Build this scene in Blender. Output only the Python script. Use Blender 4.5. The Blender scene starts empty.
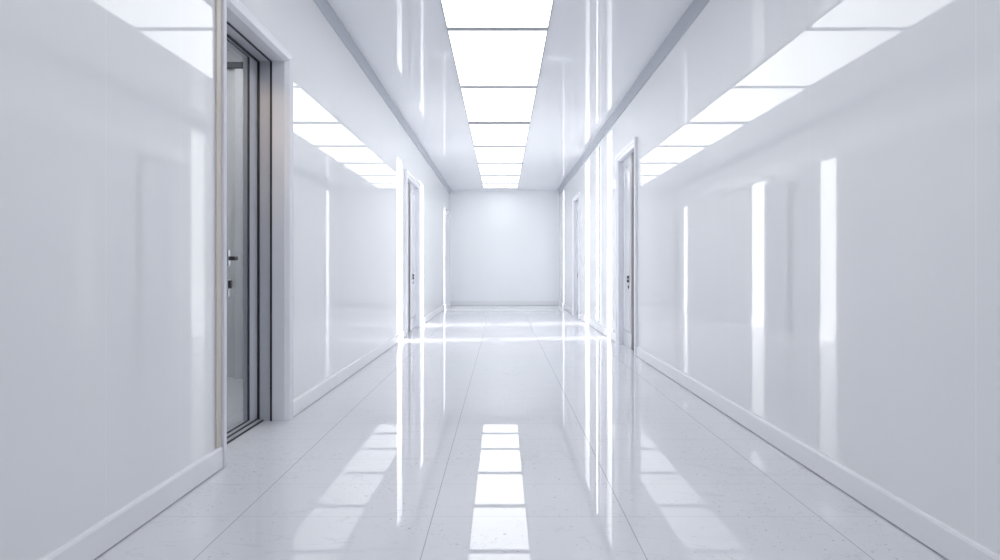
import bpy, bmesh, math
from mathutils import Vector

S = bpy.context.scene
COL = S.collection

# ------------------------------------------------------------------ measures
XL, XR = -1.36, 1.485          # inner wall faces
HC = 3.0                       # ceiling height
EYE = 0.965
YB, YE = -2.2, 15.6            # back wall, end wall
TL, TR = 0.26, 0.14            # wall thicknesses
PI = math.pi

# ------------------------------------------------------------------ materials
def new_mat(name):
    m = bpy.data.materials.new(name)
    m.use_nodes = True
    return m, m.node_tree, m.node_tree.nodes['Principled BSDF']

def plain(name, col, rough=0.3, metal=0.0, ior=1.5, coat=0.0):
    m, nt, b = new_mat(name)
    b.inputs['Base Color'].default_value = (*col, 1)
    b.inputs['Roughness'].default_value = rough
    b.inputs['Metallic'].default_value = metal
    b.inputs['IOR'].default_value = ior
    b.inputs['Coat Weight'].default_value = coat
    # faint procedural variation, so that no surface is perfectly even
    tc = nt.nodes.new('ShaderNodeTexCoord')
    n = nt.nodes.new('ShaderNodeTexNoise')
    n.inputs['Scale'].default_value = 9.0
    n.inputs['Detail'].default_value = 4.0
    mr = nt.nodes.new('ShaderNodeMapRange')
    mr.inputs['To Min'].default_value = max(0.0, rough - 0.012)
    mr.inputs['To Max'].default_value = rough + 0.012
    nt.links.new(tc.outputs['Object'], n.inputs['Vector'])
    nt.links.new(n.outputs['Fac'], mr.inputs['Value'])
    nt.links.new(mr.outputs['Result'], b.inputs['Roughness'])
    return m

def N(nt, t, **kw):
    n = nt.nodes.new(t)
    for k, v in kw.items():
        setattr(n, k, v)
    return n

def math_node(nt, op, a, b=None):
    n = nt.nodes.new('ShaderNodeMath')
    n.operation = op
    for i, v in enumerate((a, b)):
        if v is None:
            continue
        if isinstance(v, (int, float)):
            n.inputs[i].default_value = v
        else:
            nt.links.new(v, n.inputs[i])
    return n.outputs[0]

def line_mask(nt, coord, period, offset, width):
    """1 on a thin line every `period` metres along coord, else 0"""
    t = math_node(nt, 'SUBTRACT', coord, offset)
    t = math_node(nt, 'DIVIDE', t, period)
    t = math_node(nt, 'FRACT', t)
    t = math_node(nt, 'SUBTRACT', t, 0.5)
    t = math_node(nt, 'ABSOLUTE', t)
    return math_node(nt, 'GREATER_THAN', t, 0.5 - width / period / 2)

def mixcol(nt, fac, a, b):
    n = nt.nodes.new('ShaderNodeMix')
    n.data_type = 'RGBA'
    nt.links.new(fac, n.inputs[0])
    for i, v in ((6, a), (7, b)):
        if isinstance(v, tuple):
            n.inputs[i].default_value = (*v, 1)
        else:
            nt.links.new(v, n.inputs[i])
    return n.outputs[2]

def panel_mat(name, base, seam, period, offset, width, rough, ior=1.5, axis='Y'):
    m, nt, b = new_mat(name)
    tc = N(nt, 'ShaderNodeTexCoord')
    sx = N(nt, 'ShaderNodeSeparateXYZ')
    nt.links.new(tc.outputs['Object'], sx.inputs[0])
    mask = line_mask(nt, sx.outputs[axis], period, offset, width)
    c = mixcol(nt, mask, base, seam)
    nt.links.new(c, b.inputs['Base Color'])
    b.inputs['Roughness'].default_value = rough
    b.inputs['IOR'].default_value = ior
    return m

WALLC = (0.765, 0.775, 0.788)
M = {}
M['wall'] = panel_mat('white_lacquer_panels', WALLC, (0.82, 0.83, 0.86), 1.02, 0.86, 0.004, 0.027, 1.66)
M['wall_l'] = panel_mat('white_lacquer_panels_narrow', WALLC, (0.82, 0.83, 0.86), 0.48, 2.06, 0.003, 0.027, 1.66)
M['endwall'] = panel_mat('white_end_wall_lacquer', (0.83, 0.845, 0.865), (0.83, 0.845, 0.865), 2.0, 0.0, 0.001, 0.02, 1.28, axis='X')
M['ceiling'] = panel_mat('white_ceiling_panels', (0.80, 0.81, 0.835), (0.82, 0.83, 0.86), 1.62, 0.23, 0.006, 0.025)
M['base'] = plain('white_baseboard_paint', (0.77, 0.775, 0.795), 0.22)
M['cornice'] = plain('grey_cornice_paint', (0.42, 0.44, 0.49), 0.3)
M['casing'] = plain('white_casing_paint', (0.80, 0.81, 0.85), 0.16)
M['leaf'] = plain('white_door_lacquer', (0.60, 0.61, 0.645), 0.12)
M['brown'] = plain('dark_brown_door_seal', (0.10, 0.075, 0.065), 0.4)
M['beige'] = plain('beige_edge_strip', (0.62, 0.56, 0.52), 0.35)
M['steel'] = plain('brushed_grey_steel', (0.56, 0.57, 0.61), 0.3, 0.2)
M['gasket'] = plain('black_gasket_rubber', (0.018, 0.02, 0.028), 0.45)
M['black'] = plain('black_handle_coating', (0.022, 0.023, 0.027), 0.5)
M['chrome'] = plain('satin_chrome', (0.45, 0.46, 0.49), 0.2, 1.0)
M['frame'] = plain('light_frame_metal', (0.40, 0.41, 0.435), 0.6)
M['winframe'] = plain('white_window_frame_metal', (0.80, 0.81, 0.84), 0.25)
M['room'] = plain('pale_grey_vestibule_paint', (0.55, 0.56, 0.58), 0.4)

# floor: polished tiles, 0.75 m x 0.35 m, hairline joints, faint veins and pits
m, nt, b = new_mat('polished_white_floor_tiles')
tc = N(nt, 'ShaderNodeTexCoord')
sx = N(nt, 'ShaderNodeSeparateXYZ')
nt.links.new(tc.outputs['Object'], sx.inputs[0])
jx = line_mask(nt, sx.outputs['X'], 0.75, -0.27, 0.0042)
jy = line_mask(nt, sx.outputs['Y'], 0.35, 2.33, 0.0035)
mp = N(nt, 'ShaderNodeMapping')
mp.inputs['Scale'].default_value = (1.0, 2.6, 1.0)
mp.inputs['Rotation'].default_value = (0, 0, 0.5)
nt.links.new(tc.outputs['Object'], mp.inputs['Vector'])
vn = N(nt, 'ShaderNodeTexNoise')
vn.inputs['Scale'].default_value = 1.6
vn.inputs['Detail'].default_value = 7.0
vn.inputs['Distortion'].default_value = 1.4
nt.links.new(mp.outputs[0], vn.inputs['Vector'])
v = math_node(nt, 'SUBTRACT', vn.outputs['Fac'], 0.5)
v = math_node(nt, 'ABSOLUTE', v)
v = math_node(nt, 'LESS_THAN', v, 0.005)
pn = N(nt, 'ShaderNodeTexNoise')
pn.inputs['Scale'].default_value = 60.0
pn.inputs['Detail'].default_value = 2.0
nt.links.new(tc.outputs['Object'], pn.inputs['Vector'])
pit = math_node(nt, 'GREATER_THAN', pn.outputs['Fac'], 0.675)
sp = N(nt, 'ShaderNodeTexNoise')
sp.inputs['Scale'].default_value = 2.2
nt.links.new(tc.outputs['Object'], sp.inputs['Vector'])
area = math_node(nt, 'GREATER_THAN', sp.outputs['Fac'], 0.5)
pit = math_node(nt, 'MULTIPLY', pit, area)
FB = (0.68, 0.69, 0.722)
c = mixcol(nt, math_node(nt, 'MULTIPLY', v, 0.3), FB, (0.50, 0.51, 0.55))
c = mixcol(nt, math_node(nt, 'MULTIPLY', pit, 0.8), c, (0.40, 0.40, 0.42))
c = mixcol(nt, math_node(nt, 'MULTIPLY', jy, 0.5), c, (0.42, 0.43, 0.47))
c = mixcol(nt, math_node(nt, 'MULTIPLY', jx, 0.85), c, (0.36, 0.37, 0.41))
nt.links.new(c, b.inputs['Base Color'])
b.inputs['Roughness'].default_value = 0.018
b.inputs['IOR'].default_value = 1.55
M['floor'] = m

def emit(name, col, s):
    m, nt, b = new_mat(name)
    b.inputs['Base Color'].default_value = (0.8, 0.8, 0.8, 1)
    b.inputs['Emission Color'].default_value = (*col, 1)
    b.inputs['Emission Strength'].default_value = s
    b.inputs['Roughness'].default_value = 0.4
    return m
PANEL_E = 2.1
M['diffuser'] = emit('lit_white_diffuser', (0.97, 0.98, 1.0), PANEL_E)
M['led'] = emit('lit_led_diffuser', (0.98, 0.99, 1.0), 3.0)
M['batten'] = emit('lit_batten_diffuser', (1.0, 0.97, 0.93), 7.0)
M['warm'] = emit('warm_downlight_lens', (1.0, 0.72, 0.45), 3.0)

def glass(name, tint, refl):
    m = bpy.data.materials.new(name)
    m.use_nodes = True
    nt = m.node_tree
    nt.nodes.clear()
    out = N(nt, 'ShaderNodeOutputMaterial')
    tr = N(nt, 'ShaderNodeBsdfTransparent')
    tr.inputs[0].default_value = (*tint, 1)
    gl = N(nt, 'ShaderNodeBsdfGlossy')
    gl.inputs['Roughness'].default_value = 0.02
    mx = N(nt, 'ShaderNodeMixShader')
    mx.inputs[0].default_value = refl
    nt.links.new(tr.outputs[0], mx.inputs[1])
    nt.links.new(gl.outputs[0], mx.inputs[2])
    nt.links.new(mx.outputs[0], out.inputs[0])
    return m
# etched window glass: part of the light passes straight, part is scattered
m = bpy.data.materials.new('etched_window_glass')
m.use_nodes = True
nt = m.node_tree
nt.nodes.clear()
out = N(nt, 'ShaderNodeOutputMaterial')
tr = N(nt, 'ShaderNodeBsdfTransparent')
tl = N(nt, 'ShaderNodeBsdfTranslucent')
tl.inputs[0].default_value = (0.95, 0.96, 0.98, 1)
mx = N(nt, 'ShaderNodeMixShader')
mx.inputs[0].default_value = 0.22
nt.links.new(tr.outputs[0], mx.inputs[1])
nt.links.new(tl.outputs[0], mx.inputs[2])
nt.links.new(mx.outputs[0], out.inputs[0])
M['glass'] = m
M['doorglass'] = glass('grey_tinted_door_glass', (0.84, 0.86, 0.88), 0.07)

# ------------------------------------------------------------------ mesh tools
def link(name, bm, mat, parent=None, bevel=0.0, smooth=False):
    bmesh.ops.recalc_face_normals(bm, faces=bm.faces)
    me = bpy.data.meshes.new(name)
    bm.to_mesh(me)
    bm.free()
    me.materials.append(M[mat])
    o = bpy.data.objects.new(name, me)
    COL.objects.link(o)
    if parent is not None:
        o.parent = parent
    if smooth:
        for p in me.polygons:
            p.use_smooth = True
    if bevel:
        md = o.modifiers.new('edge_round', 'BEVEL')
        md.width = bevel
        md.segments = 3
        md.limit_method = 'ANGLE'
    return o

def tag(o, label, cat, kind=None, group=None):
    o['label'] = label
    o['category'] = cat
    if kind:
        o['kind'] = kind
    if group:
        o['group'] = group
    return o

def empty(name, loc):
    o = bpy.data.objects.new(name, None)
    o.empty_display_size = 0.1
    COL.objects.link(o)
    o.location = loc
    return o

def box(bm, x0, x1, y0, y1, z0, z1, org=(0, 0, 0)):
    ox, oy, oz = org
    vs = [bm.verts.new((x - ox, y - oy, z - oz)) for x in (x0, x1) for y in (y0, y1) for z in (z0, z1)]
    for f in ((0, 1, 3, 2), (4, 6, 7, 5), (0, 4, 5, 1), (2, 3, 7, 6), (0, 2, 6, 4), (1, 5, 7, 3)):
        bm.faces.new([vs[i] for i in f])
    return bm

def cyl(bm, c, axis, r, h, seg=20, org=(0, 0, 0)):
    """closed cylinder starting at c, length h along axis ('x','y','z')"""
    c = Vector(c) - Vector(org)
    A = {'x': Vector((1, 0, 0)), 'y': Vector((0, 1, 0)), 'z': Vector((0, 0, 1))}[axis]
    U = Vector((0, 0, 1)) if axis != 'z' else Vector((1, 0, 0))
    V = A.cross(U)
    a = [bm.verts.new(c + U * math.cos(t) * r + V * math.sin(t) * r) for t in [2 * PI * i / seg for i in range(seg)]]
    d = [bm.verts.new(v.co + A * h) for v in a]
    for i in range(seg):
        j = (i + 1) % seg
        bm.faces.new((a[i], a[j], d[j], d[i]))
    bm.faces.new(a[::-1])
    bm.faces.new(d)
    return bm

def wall_grid(bm, xin, xout, y0, y1, z0, z1, holes):
    """wall slab with rectangular openings (ya,yb,za,zb), reveals closed"""
    ys = sorted({y0, y1, *[h[0] for h in holes], *[h[1] for h in holes]})
    zs = sorted({z0, z1, *[h[2] for h in holes], *[h[3] for h in holes]})
    ys = [v for v in ys if y0 <= v <= y1]
    zs = [v for v in zs if z0 <= v <= z1]
    def solid(i, j):
        if i < 0 or j < 0 or i >= len(ys) - 1 or j >= len(zs) - 1:
            return False
        cy, cz = (ys[i] + ys[i + 1]) / 2, (zs[j] + zs[j + 1]) / 2
        return not any(h[0] < cy < h[1] and h[2] < cz < h[3] for h in holes)
    V = {}
    def vt(x, y, z):
        k = (x, y, z)
        if k not in V:
            V[k] = bm.verts.new(k)
        return V[k]
    for i in range(len(ys) - 1):
        for j in range(len(zs) - 1):
            if not solid(i, j):
                continue
            a, b_, c_, d = ys[i], ys[i + 1], zs[j], zs[j + 1]
            for x in (xin, xout):
                bm.faces.new((vt(x, a, c_), vt(x, b_, c_), vt(x, b_, d), vt(x, a, d)))
            for di, dj, p, q in ((-1, 0, (a, c_), (a, d)), (1, 0, (b_, c_), (b_, d)), (0, -1, (a, c_), (b_, c_)), (0, 1, (a, d), (b_, d))):
                if not solid(i + di, j + dj):
                    bm.faces.new((vt(xin, *p), vt(xin, *q), vt(xout, *q), vt(xout, *p)))
    return bm

class Side:
    """places things on a side wall: y along the wall, p metres out of it into the corridor"""
    def __init__(s, x, sign):
        s.x, s.s = x, sign
    def X(s, p):
        return s.x + s.s * p
    def box(s, bm, p0, p1, y0, y1, z0, z1, org):
        a, b_ = sorted((s.X(p0), s.X(p1)))
        return box(bm, a, b_, y0, y1, z0, z1, org)
    def sweep(s, bm, prof, y0, y1, h, org, z0=0.0):
        """closed profile [(u outwards from the opening's edge, p proud of the wall)] mitred up, over and down"""
        rings = []
        for u, p in prof:
            x = s.X(p)
            rings.append([bm.verts.new(Vector(q) - Vector(org)) for q in ((x, y0 - u, z0), (x, y0 - u, h + u), (x, y1 + u, h + u), (x, y1 + u, z0))])
        n = len(rings)
        for i in range(n):
            a, b_ = rings[i], rings[(i + 1) % n]
            for k in range(3):
                bm.faces.new((a[k], a[k + 1], b_[k + 1], b_[k]))
        bm.faces.new([r[0] for r in rings])
        bm.faces.new([r[3] for r in rings])
        return bm
LEFT, RIGHT = Side(XL, 1), Side(XR, -1)

# ------------------------------------------------------------------ shell
D1 = (2.938, 3.79, 2.275)                  # door openings: near edge, far edge, height
D3 = (8.45, 9.80, 2.27)
D5 = (14.55, 15.25, 2.30)
D2 = (6.64, 7.60, 2.325)
D4 = (11.45, 12.3, 2.34)
W1 = (8.10, 8.53, 2.86)                     # tall slit windows on the right
W2 = (10.16, 10.76, 2.86)
W3 = (14.35, 14.63, 2.86)

f = box(bmesh.new(), XL - TL, XR + TR, YB - 0.1, YE + 0.2, -0.12, 0.0)
tag(link('floor', f, 'floor'), 'polished white tiled floor running the length of the corridor', 'floor', 'structure')
f = box(bmesh.new(), XL - TL, XR + TR, YB - 0.1, YE + 0.2, HC, HC + 0.15)
tag(link('ceiling', f, 'ceiling'), 'glossy white panelled ceiling holding the row of light panels', 'ceiling', 'structure')

f = wall_grid(bmesh.new(), XL, XL - TL, YB, YE, 0, HC, [(d[0], d[1], -1, d[2]) for d in (D1,)] + [(d[0], d[1], -1, d[2]) for d in (D3, D5)])
tag(link('wall_left', f, 'wall_l'), 'glossy white panelled wall with the glazed grey doorway', 'wall', 'structure')
f = wall_grid(bmesh.new(), XR, XR + TR, YB, YE, 0, HC, [(d[0], d[1], -1, d[2]) for d in (D2, D4, W1, W2, W3)])
tag(link('wall_right', f, 'wall'), 'glossy white panelled wall with tall bright window slits', 'wall', 'structure')
f = box(bmesh.new(), XL - TL, XR + TR, YE, YE + 0.2, 0, HC)
tag(link('wall_end', f, 'endwall'), 'plain white wall closing the far end of the corridor', 'wall', 'structure')
f = box(bmesh.new(), XL - TL, XR + TR, YB - 0.1, YB, 0, HC)
tag(link('wall_back', f, 'endwall'), 'plain white wall closing the near end of the corridor', 'wall', 'structure')

# cornice strips under the ceiling, in a darker grey than the walls
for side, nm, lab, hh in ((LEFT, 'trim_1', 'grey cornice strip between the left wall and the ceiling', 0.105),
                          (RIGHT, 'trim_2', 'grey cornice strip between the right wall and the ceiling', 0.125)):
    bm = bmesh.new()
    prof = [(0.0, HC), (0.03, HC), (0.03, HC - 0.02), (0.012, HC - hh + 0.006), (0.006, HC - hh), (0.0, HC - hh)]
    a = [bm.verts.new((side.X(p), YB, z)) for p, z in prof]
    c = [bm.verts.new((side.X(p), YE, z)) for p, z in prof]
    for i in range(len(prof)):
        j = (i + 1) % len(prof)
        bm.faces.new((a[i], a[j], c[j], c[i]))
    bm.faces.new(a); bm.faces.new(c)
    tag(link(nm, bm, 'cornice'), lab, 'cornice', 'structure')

# baseboards between the openings
def baseboard(side, nm, y0, y1, lab):
    bm = bmesh.new()
    prof = [(0.0, 0.006), (0.018, 0.006), (0.018, 0.098), (0.014, 0.106), (0.008, 0.110), (0.0, 0.110)]
    a = [bm.verts.new((side.X(p), y0, z)) for p, z in prof]
    c = [bm.verts.new((side.X(p), y1, z)) for p, z in prof]
    for i in range(len(prof)):
        j = (i + 1) % len(prof)
        bm.faces.new((a[i], a[j], c[j], c[i]))
    bm.faces.new(a); bm.faces.new(c)
    tag(link(nm, bm, 'base'), lab, 'baseboard', 'structure')
CW = 0.075
baseboard(LEFT, 'baseboard_left', YB, D1[0] - 0.055, 'white baseboard along the left wall before the glazed grey doorway')
baseboard(LEFT, 'baseboard_left', D1[1] + 0.055, D3[0] - CW, 'white baseboard along the left wall just past the glazed grey doorway')
baseboard(LEFT, 'baseboard_left', D3[1] + CW, D5[0] - CW, 'white baseboard between the two far doors on the left wall')
baseboard(LEFT, 'baseboard_left', D5[1] + CW, YE, 'short white baseboard beside the last door on the left')
for y0, y1, lab in ((YB, D2[0] - CW, 'white baseboard along the right wall up to the nearest door there'),
                    (D2[1] + CW, W1[0], 'short white baseboard between the nearest right door and first window slit'),
                    (W1[1], W2[0], 'white baseboard under the slim light bar between two window slits'),
                    (W2[1], D4[0] - CW, 'white baseboard between the second window slit and the farther right door'),
                    (D4[1] + CW, W3[0], 'white baseboard between the farther right door and the last window slit'),
                    (W3[1], YE, 'short white baseboard between the last window slit and the end wall')):
    baseboard(RIGHT, 'baseboard_right', y0, y1, lab)
bm = box(bmesh.new(), XL + 0.02, XR - 0.02, YE - 0.018, YE, 0.006, 0.11)
tag(link('baseboard_end', bm, 'base'), 'white baseboard across the foot of the end wall', 'baseboard', 'structure')

# ------------------------------------------------------------------ window slits
def window(n, w, lab):
    y0, y1, h = w
    ym = (y0 + y1) / 2
    org = (XR, ym, 0)
    root = tag(empty('window_%d' % n, org), lab, 'window', 'structure')
    t = 0.022
    bm = bmesh.new()
    RIGHT.box(bm, -0.05, -0.002, y0, y0 + t, 0, h, org)
    RIGHT.box(bm, -0.05, -0.002, y1 - t, y1, 0, h, org)
    RIGHT.box(bm, -0.05, -0.002, y0 + t, y1 - t, h - t, h, org)
    RIGHT.box(bm, -0.05, -0.002, y0 + t, y1 - t, 0, 0.012, org)
    link('window_frame', bm, 'winframe', root)
    bm = bmesh.new()
    RIGHT.box(bm, -0.05, -0.016, y0 + t, y1 - t, 0.235, 0.253, org)
    link('transom', bm, 'winframe', root)
    bm = bmesh.new()
    x = RIGHT.X(-0.012) - org[0]
    vs = [bm.verts.new(q) for q in ((x, y0 + t - ym, 0.012), (x, y1 - t - ym, 0.012), (x, y1 - t - ym, h - t), (x, y0 + t - ym, h - t))]
    bm.faces.new(vs)
    link('pane', bm, 'glass', root)
window(1, W1, 'tall bright window slit nearest the right-hand door frame, first of three')
window(2, W2, 'tall bright window slit just past the slim light bar, second of three')
window(3, W3, 'tall narrow bright window slit close to the end wall')

# ------------------------------------------------------------------ hinged doors
def door(n, side, d, lab, seal=0.36, sw=0.10, lock=0.56):
    y0, y1, h = d
    org = (side.x, (y0 + y1) / 2, 0)
    root = tag(empty('door_%d' % n, org), lab, 'door', 'structure')
    # casing: stepped architrave
    bm = bmesh.new()
    side.sweep(bm, [(-0.012, -0.10), (-0.012, 0.012), (0.0, 0.020), (0.022, 0.024), (0.03, 0.032), (0.062, 0.036), (0.074, 0.03), (0.074, 0.0), (0.0, 0.0), (0.0, -0.10)], y0, y1, h, org)
    link('casing', bm, 'casing', root)
    # leaf with a sunk, arch-topped panel
    a, b_ = y0 + 0.010, y1 - 0.010
    t = h - 0.010
    bm = bmesh.new()
    side.box(bm, -0.085, -0.045, a, b_, 0.002, t, org)
    leaf = link('leaf', bm, 'leaf', root, 0.003)
    for (za, zb, arch) in ((0.18, t - 0.10, True),):
        ya, yb = y0 + seal + 0.16, b_ - 0.07
        pts = [(ya, za), (yb, za)]
        if arch:
            r = 0.10
            for k in range(9):
                q = k / 8 * PI
                pts.append(((ya + yb) / 2 + (yb - ya) / 2 * math.cos(q), zb - r + r * math.sin(q)))
        else:
            pts += [(yb, zb), (ya, zb)]
        bm = bmesh.new()
        cy = sum(p[0] for p in pts) / len(pts); cz = (za + zb) / 2
        outer = [bm.verts.new(Vector((side.X(-0.0452), y, z)) - Vector(org)) for y, z in pts]
        mid = [bm.verts.new(Vector((side.X(-0.034), cy + (y - cy) * 0.93, cz + (z - cz) * 0.97)) - Vector(org)) for y, z in pts]
        inn = [bm.verts.new(Vector((side.X(-0.043), cy + (y - cy) * 0.84, cz + (z - cz) * 0.94)) - Vector(org)) for y, z in pts]
        k = len(pts)
        for i in range(k):
            j = (i + 1) % k
            bm.faces.new((outer[i], outer[j], mid[j], mid[i]))
            bm.faces.new((mid[i], mid[j], inn[j], inn[i]))
        bm.faces.new(inn)
        link('panel', bm, 'leaf', leaf)
    # dark seal on the near edge
    bm = bmesh.new()
    side.box(bm, -0.085, -0.043, y0 + seal, y0 + seal + sw, 0.002, t, org)
    link('door_seal', bm, 'brown', root)['label'] = 'dark brown upright seal'
    # lock
    ly = y0 + lock
    bm = bmesh.new()
    side.box(bm, -0.045, -0.036, ly - 0.05, ly + 0.05, 0.785, 0.875, org)
    lk = link('lock_plate', bm, 'chrome', root, 0.006)
    for zc in (0.808, 0.852):
        bm = bmesh.new()
        x = side.X(-0.036)
        cyl(bm, (x if side.s > 0 else x - 0.012, ly, zc), 'x', 0.017, 0.012, 20, org)
        link('lock_knob', bm, 'black', lk, 0.003)
    bm = bmesh.new()
    x = side.X(-0.045)
    cyl(bm, (x if side.s > 0 else x - 0.010, ly, 0.735), 'x', 0.02, 0.010, 20, org)
    link('keyhole', bm, 'black', root, 0.002)
    return root
door(2, RIGHT, D2, 'white panelled door nearest on the right wall with dark upright seal', 0.33, 0.11, 0.60)
door(3, LEFT, D3, 'white panelled door between bright sunlit strips on the left wall', 0.57, 0.16, 1.0)
door(4, RIGHT, D4, 'white door farther along the right wall past the bright window slits')
door(5, LEFT, D5, 'white door at the far end of the left wall beside the end wall')

# ------------------------------------------------------------------ the glazed grey doorway
y0, y1, h = D1
org = (XL, (y0 + y1) / 2, 0)
root = tag(empty('door_1', org), 'recessed grey metal and glass door in a white casing with black lever', 'door', 'structure')
bm = bmesh.new()
LEFT.sweep(bm, [(-0.006, -0.09), (-0.006, -0.012), (0.008, 0.016), (0.03, 0.026), (0.036, 0.02), (0.043, 0.02), (0.05, 0.024), (0.05, 0.0), (0.0, 0.0), (0.0, -0.09)], y0, y1, h, org)
link('casing', bm, 'casing', root)
bm = bmesh.new()
LEFT.sweep(bm, [(-0.006, -0.18), (-0.006, -0.1), (0.0, -0.1), (0.0, -0.18)], y0, y1, h, org)
link('jamb_lining', bm, 'steel', root)['label'] = 'grey metal jamb lining'
bm = bmesh.new()
LEFT.sweep(bm, [(-0.012, -0.101), (-0.012, -0.090), (0.0, -0.090), (0.0, -0.101)], y0, y1, h, org)
link('outer_gasket', bm, 'gasket', root)['label'] = 'black gasket line'
bm = bmesh.new()
LEFT.sweep(bm, [(-0.016, -0.180), (-0.016, -0.168), (0.0, -0.168), (0.0, -0.180)], y0, y1, h, org)
link('inner_gasket', bm, 'gasket', root)['label'] = 'black gasket line'
# leaf: steel frame round a tinted pane
lf0, lf1, lt = y0 + 0.013, y1 - 0.013, h - 0.013
bm = bmesh.new()
ST = 0.115
LEFT.box(bm, -0.22, -0.18, lf1 - ST, lf1, 0.02, lt, org)
LEFT.box(bm, -0.22, -0.18, lf0, lf0 + ST, 0.02, lt, org)
LEFT.box(bm, -0.22, -0.18, lf0 + ST, lf1 - ST, lt - 0.012, lt, org)
LEFT.box(bm, -0.22, -0.18, lf0 + ST, lf1 - ST, 0.02, 0.035, org)
leaf = link('leaf', bm, 'steel', root)
bm = bmesh.new()
LEFT.box(bm, -0.185, -0.1795, lf1 - ST - 0.02, lf1 - ST, 0.035, lt - 0.012, org)
LEFT.box(bm, -0.185, -0.1795, lf0 + ST, lf0 + ST + 0.013, 0.035, lt - 0.012, org)
LEFT.box(bm, -0.185, -0.1795, lf0 + ST + 0.013, lf1 - ST - 0.013, 0.035, 0.043, org)
LEFT.box(bm, -0.185, -0.1795, lf0 + ST + 0.013, lf1 - ST - 0.013, lt - 0.016, lt - 0.012, org)
link('pane_gasket', bm, 'gasket', leaf)
bm = bmesh.new()
LEFT.box(bm, -0.188, -0.182, lf0 + ST, lf1 - ST, 0.043, lt - 0.016, org)
link('pane', bm, 'doorglass', leaf)['label'] = 'grey tinted glass pane'
bm = bmesh.new()
LEFT.box(bm, -0.235, -0.15, y0 + 0.006, y1 - 0.006, 0.0, 0.012, org)
th = link('threshold', bm, 'steel', root)
bm = bmesh.new()
LEFT.box(bm, -0.19, -0.175, y0 + 0.006, y1 - 0.006, 0.012, 0.02, org)
LEFT.box(bm, -0.15, -0.144, y0 + 0.006, y1 - 0.006, 0.0, 0.010, org)
link('threshold_seal', bm, 'gasket', th)
# beige strip beside the near casing
bm = bmesh.new()
LEFT.box(bm, 0.0, 0.012, y0 - 0.096, y0 - 0.052, 0.112, HC - 0.16, org)
link('edge_strip', bm, 'beige', root, 0.002)['label'] = 'beige upright edge strip'
# lever handle and lock on the near casing edge
hy = y0 - 0.014
bm = bmesh.new()
LEFT.box(bm, 0.024, 0.031, hy - 0.010, hy + 0.010, 0.975, 1.055, org)
hp = link('handle_plate', bm, 'chrome', root, 0.002)
bm = bmesh.new()
cyl(bm, (LEFT.X(0.031), hy, 1.012), 'x', 0.009, 0.03, 16, org)
LEFT.box(bm, 0.035, 0.06, hy - 0.009, hy + 0.034, 1.002, 1.022, org)
link('lever', bm, 'black', hp, 0.004)
bm = bmesh.new()
LEFT.box(bm, 0.024, 0.029, hy - 0.006, hy + 0.006, 0.825, 0.91, org)
kp = link('lock_plate', bm, 'chrome', root, 0.002)
bm = bmesh.new()
LEFT.box(bm, 0.029, 0.042, hy - 0.010, hy + 0.012, 0.865, 0.905, org)
link('lock_cylinder', bm, 'black', kp, 0.004)

# added, unseen warm downlights that make the glow on jamb and post
def added_downlight(loc, aim, energy, size, lab):
    t = tag(empty('downlight', loc), lab, 'light')
    bm = bmesh.new()
    cyl(bm, (0, 0, -0.010), 'z', 0.032, 0.012, 28)
    link('rim', bm, 'frame', t)
    bm = bmesh.new()
    cyl(bm, (0, 0, -0.013), 'z', 0.022, 0.004, 24)
    link('lens', bm, 'warm', t)
    ld = bpy.data.lights.new('downlight_beam', 'SPOT')
    ld.energy = energy
    ld.color = (1.0, 0.74, 0.50)
    ld.spot_size = math.radians(size)
    ld.spot_blend = 1.0
    ld.shadow_soft_size = 0.02
    lo = bpy.data.objects.new('beam', ld)
    COL.objects.link(lo)
    lo.parent = t
    lo.location = (0, 0, -0.02)
    lo.rotation_euler = Vector(aim).to_track_quat('-Z', 'Y').to_euler()
added_downlight((XL - 0.15, y0 + 0.10, h - 0.006), (-0.03, 0.74, -0.50), 9.0, 60, 'small warm recessed downlight in the head of the grey glass doorway')
added_downlight((-2.29, 4.75, 2.948), (0.0, 0.47, -0.70), 80.0, 60, 'small warm ceiling downlight over the post behind the grey door glass')

# vestibule seen through the tinted pane
vx0, vx1, vy0, vy1 = XL - TL - 1.5, XL - TL, 2.3, 5.3
bm = box(bmesh.new(), vx0, vx1, vy0, vy1, -0.12, 0.0)
tag(link('floor', bm, 'floor'), 'small tiled floor behind the glass of the grey door', 'floor', 'structure')
bm = box(bmesh.new(), vx0, vx1, vy0, vy1, 2.95, 3.05)
tag(link('ceiling', bm, 'room'), 'small ceiling behind the glass of the grey door', 'ceiling', 'structure')
for nm, q, lab in (('wall_far', (vx0, vx1, vy1, vy1 + 0.1), 'pale grey wall seen through the glass of the grey door'),
                   ('wall_near', (vx0, vx1, vy0 - 0.1, vy0), 'pale grey near wall of the space behind the grey door'),
                   ('wall_outer', (vx0 - 0.1, vx0, vy0 - 0.1, vy1 + 0.1), 'pale grey outer wall of the space behind the grey door')):
    bm = box(bmesh.new(), *q, 0.0, 2.95)
    tag(link(nm, bm, 'room'), lab, 'wall', 'structure')
bm = box(bmesh.new(), -2.9, -2.255, vy1 - 0.05, vy1, 2.72, 2.77)
tag(link('trim_3', bm, 'gasket', None, 0.004), 'dark header rail high behind the glass of the grey door', 'rail', 'structure')
bm = box(bmesh.new(), -2.33, -2.25, vy1 - 0.08, vy1, 0.0, 2.70)
tag(link('trim_4', bm, 'room', None, 0.004), 'grey upright post behind the glass of the grey door', 'post', 'structure')
t = tag(empty('ceiling_panel_light', (-2.35, 3.9, 2.95)), 'lit white ceiling light behind the glass of the grey door', 'ceiling light')  # added out of view to lift the dark space behind the glass
bm = box(bmesh.new(), -0.32, 0.32, -0.92, 0.92, -0.03, 0.0)
link('housing', bm, 'frame', t, 0.006)
bm = box(bmesh.new(), -0.3, 0.3, -0.9, 0.9, -0.036, -0.03)
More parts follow.
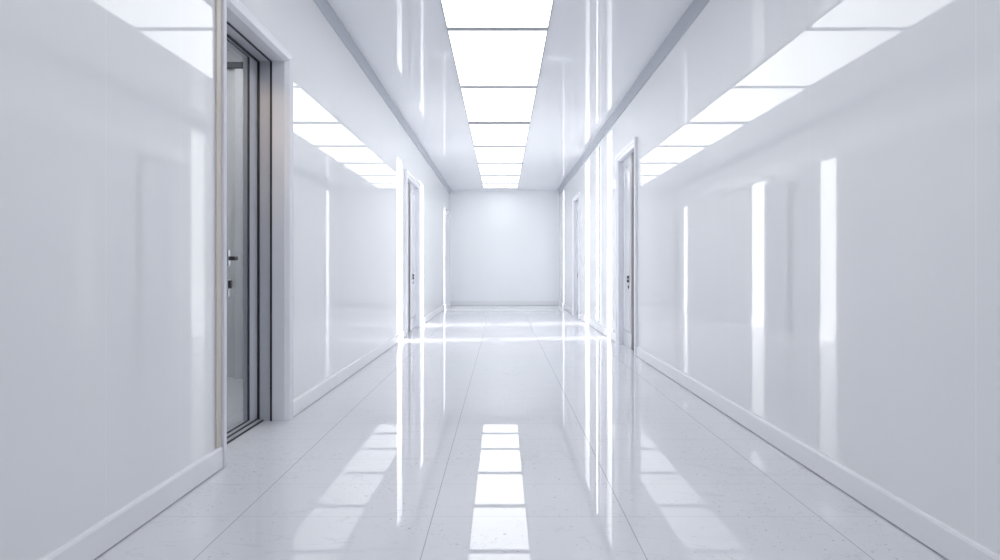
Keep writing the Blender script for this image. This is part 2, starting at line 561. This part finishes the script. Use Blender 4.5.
link('diffuser', bm, 'batten', t, 0.002)

# ------------------------------------------------------------------ ceiling light panels
PX0, PX1 = -0.460, 0.385
edges = [-1.39, 0.23, 1.85, 3.47, 5.09, 6.72, 8.36, 9.96, 11.56, 13.10, 14.32, 15.22]  # panels before the visible row are added to brighten the near walls
ORD = ['white ceiling light panel at the near end of the row, behind the view',
       'second white ceiling light panel of the row, right overhead',
       'third white ceiling light panel of the row, just above the view',
       'nearest ceiling light panel, cut by the top edge of the view',
       'second square white ceiling light panel from the near end',
       'third white ceiling light panel from the near end',
       'fourth white ceiling light panel from the near end',
       'fifth white ceiling light panel from the near end',
       'sixth ceiling light panel, third from the end wall',
       'seventh ceiling light panel, second from the end wall',
       'last and smallest ceiling light panel, right before the end wall']
FW = [0.036] * 5 + [0.042, 0.05, 0.06, 0.06, 0.06, 0.06, 0.05]
for i in range(len(edges) - 1):
    a, c = edges[i], edges[i + 1]
    cx, cy = (PX0 + PX1) / 2, (a + c) / 2
    t = tag(empty('ceiling_light', (cx, cy, HC)), ORD[i], 'ceiling light', None, 'square light panels along the ceiling')
    hx, hy_ = (PX1 - PX0) / 2, (c - a) / 2
    dp = 0.010 if i < 6 else 0.022
    fa, fb = FW[i], FW[i + 1]
    bm = bmesh.new()
    box(bm, -hx - 0.008, -hx, -hy_, hy_, -0.012, 0)
    box(bm, hx, hx + 0.008, -hy_, hy_, -0.012, 0)
    box(bm, -hx, hx, -hy_, -hy_ + fa, -dp, 0)
    box(bm, -hx, hx, hy_ - fb, hy_, -dp, 0)
    link('frame', bm, 'frame', t)
    bm = box(bmesh.new(), -hx, hx, -hy_ + fa, hy_ - fb, -0.006, 0)
    link('diffuser', bm, 'diffuser', t)

# ------------------------------------------------------------------ glowing strip added in place of a narrow window slit on the right
LY = 9.22
t = tag(empty('light_bar', (XR, LY, 0.15)), 'slim upright white light bar on the right wall between window slits', 'light')
bm = box(bmesh.new(), -0.018, 0.0, -0.055, 0.055, 0.0, 2.66)
link('housing', bm, 'winframe', t, 0.003)
bm = box(bmesh.new(), -0.026, -0.018, -0.045, 0.045, 0.01, 2.65)
link('diffuser', bm, 'led', t)

# ------------------------------------------------------------------ daylight
w = bpy.data.worlds.new('bright_overcast_sky')
S.world = w
w.use_nodes = True
bg = w.node_tree.nodes['Background']
bg.inputs[0].default_value = (0.90, 0.95, 1.0, 1)
bg.inputs[1].default_value = 1.1
sun = bpy.data.lights.new('sun', 'SUN')
sun.energy = 16.0
sun.angle = math.radians(0.53)
sun.color = (1.0, 0.985, 0.96)
so = bpy.data.objects.new('sun', sun)
COL.objects.link(so)
so.location = (6, 9, 3)
W = XR - XL
so.rotation_euler = Vector((-W, -0.35, -0.43)).to_track_quat('-Z', 'Y').to_euler()

# ------------------------------------------------------------------ camera
cd = bpy.data.cameras.new('camera')
cd.sensor_width = 36.0
cd.lens = 21.6
cd.shift_x = -0.002
cd.shift_y = -0.012
cd.clip_start = 0.02
co = bpy.data.objects.new('camera', cd)
COL.objects.link(co)
co.location = (0, 0, EYE)
co.rotation_euler = (PI / 2, 0, 0)
S.camera = co

# ------------------------------------------------------------------ view
S.view_settings.view_transform = 'Standard'
S.view_settings.look = 'None'
S.view_settings.gamma = 1
S.view_settings.exposure = 0.29
S.view_settings.use_curve_mapping = False
S.cycles.use_denoising = True
S.cycles.max_bounces = 16
S.cycles.diffuse_bounces = 10
S.cycles.glossy_bounces = 8
S.cycles.transparent_max_bounces = 12
S.cycles.caustics_reflective = False
S.cycles.caustics_refractive = False
S.cycles.sample_clamp_indirect = 6.0
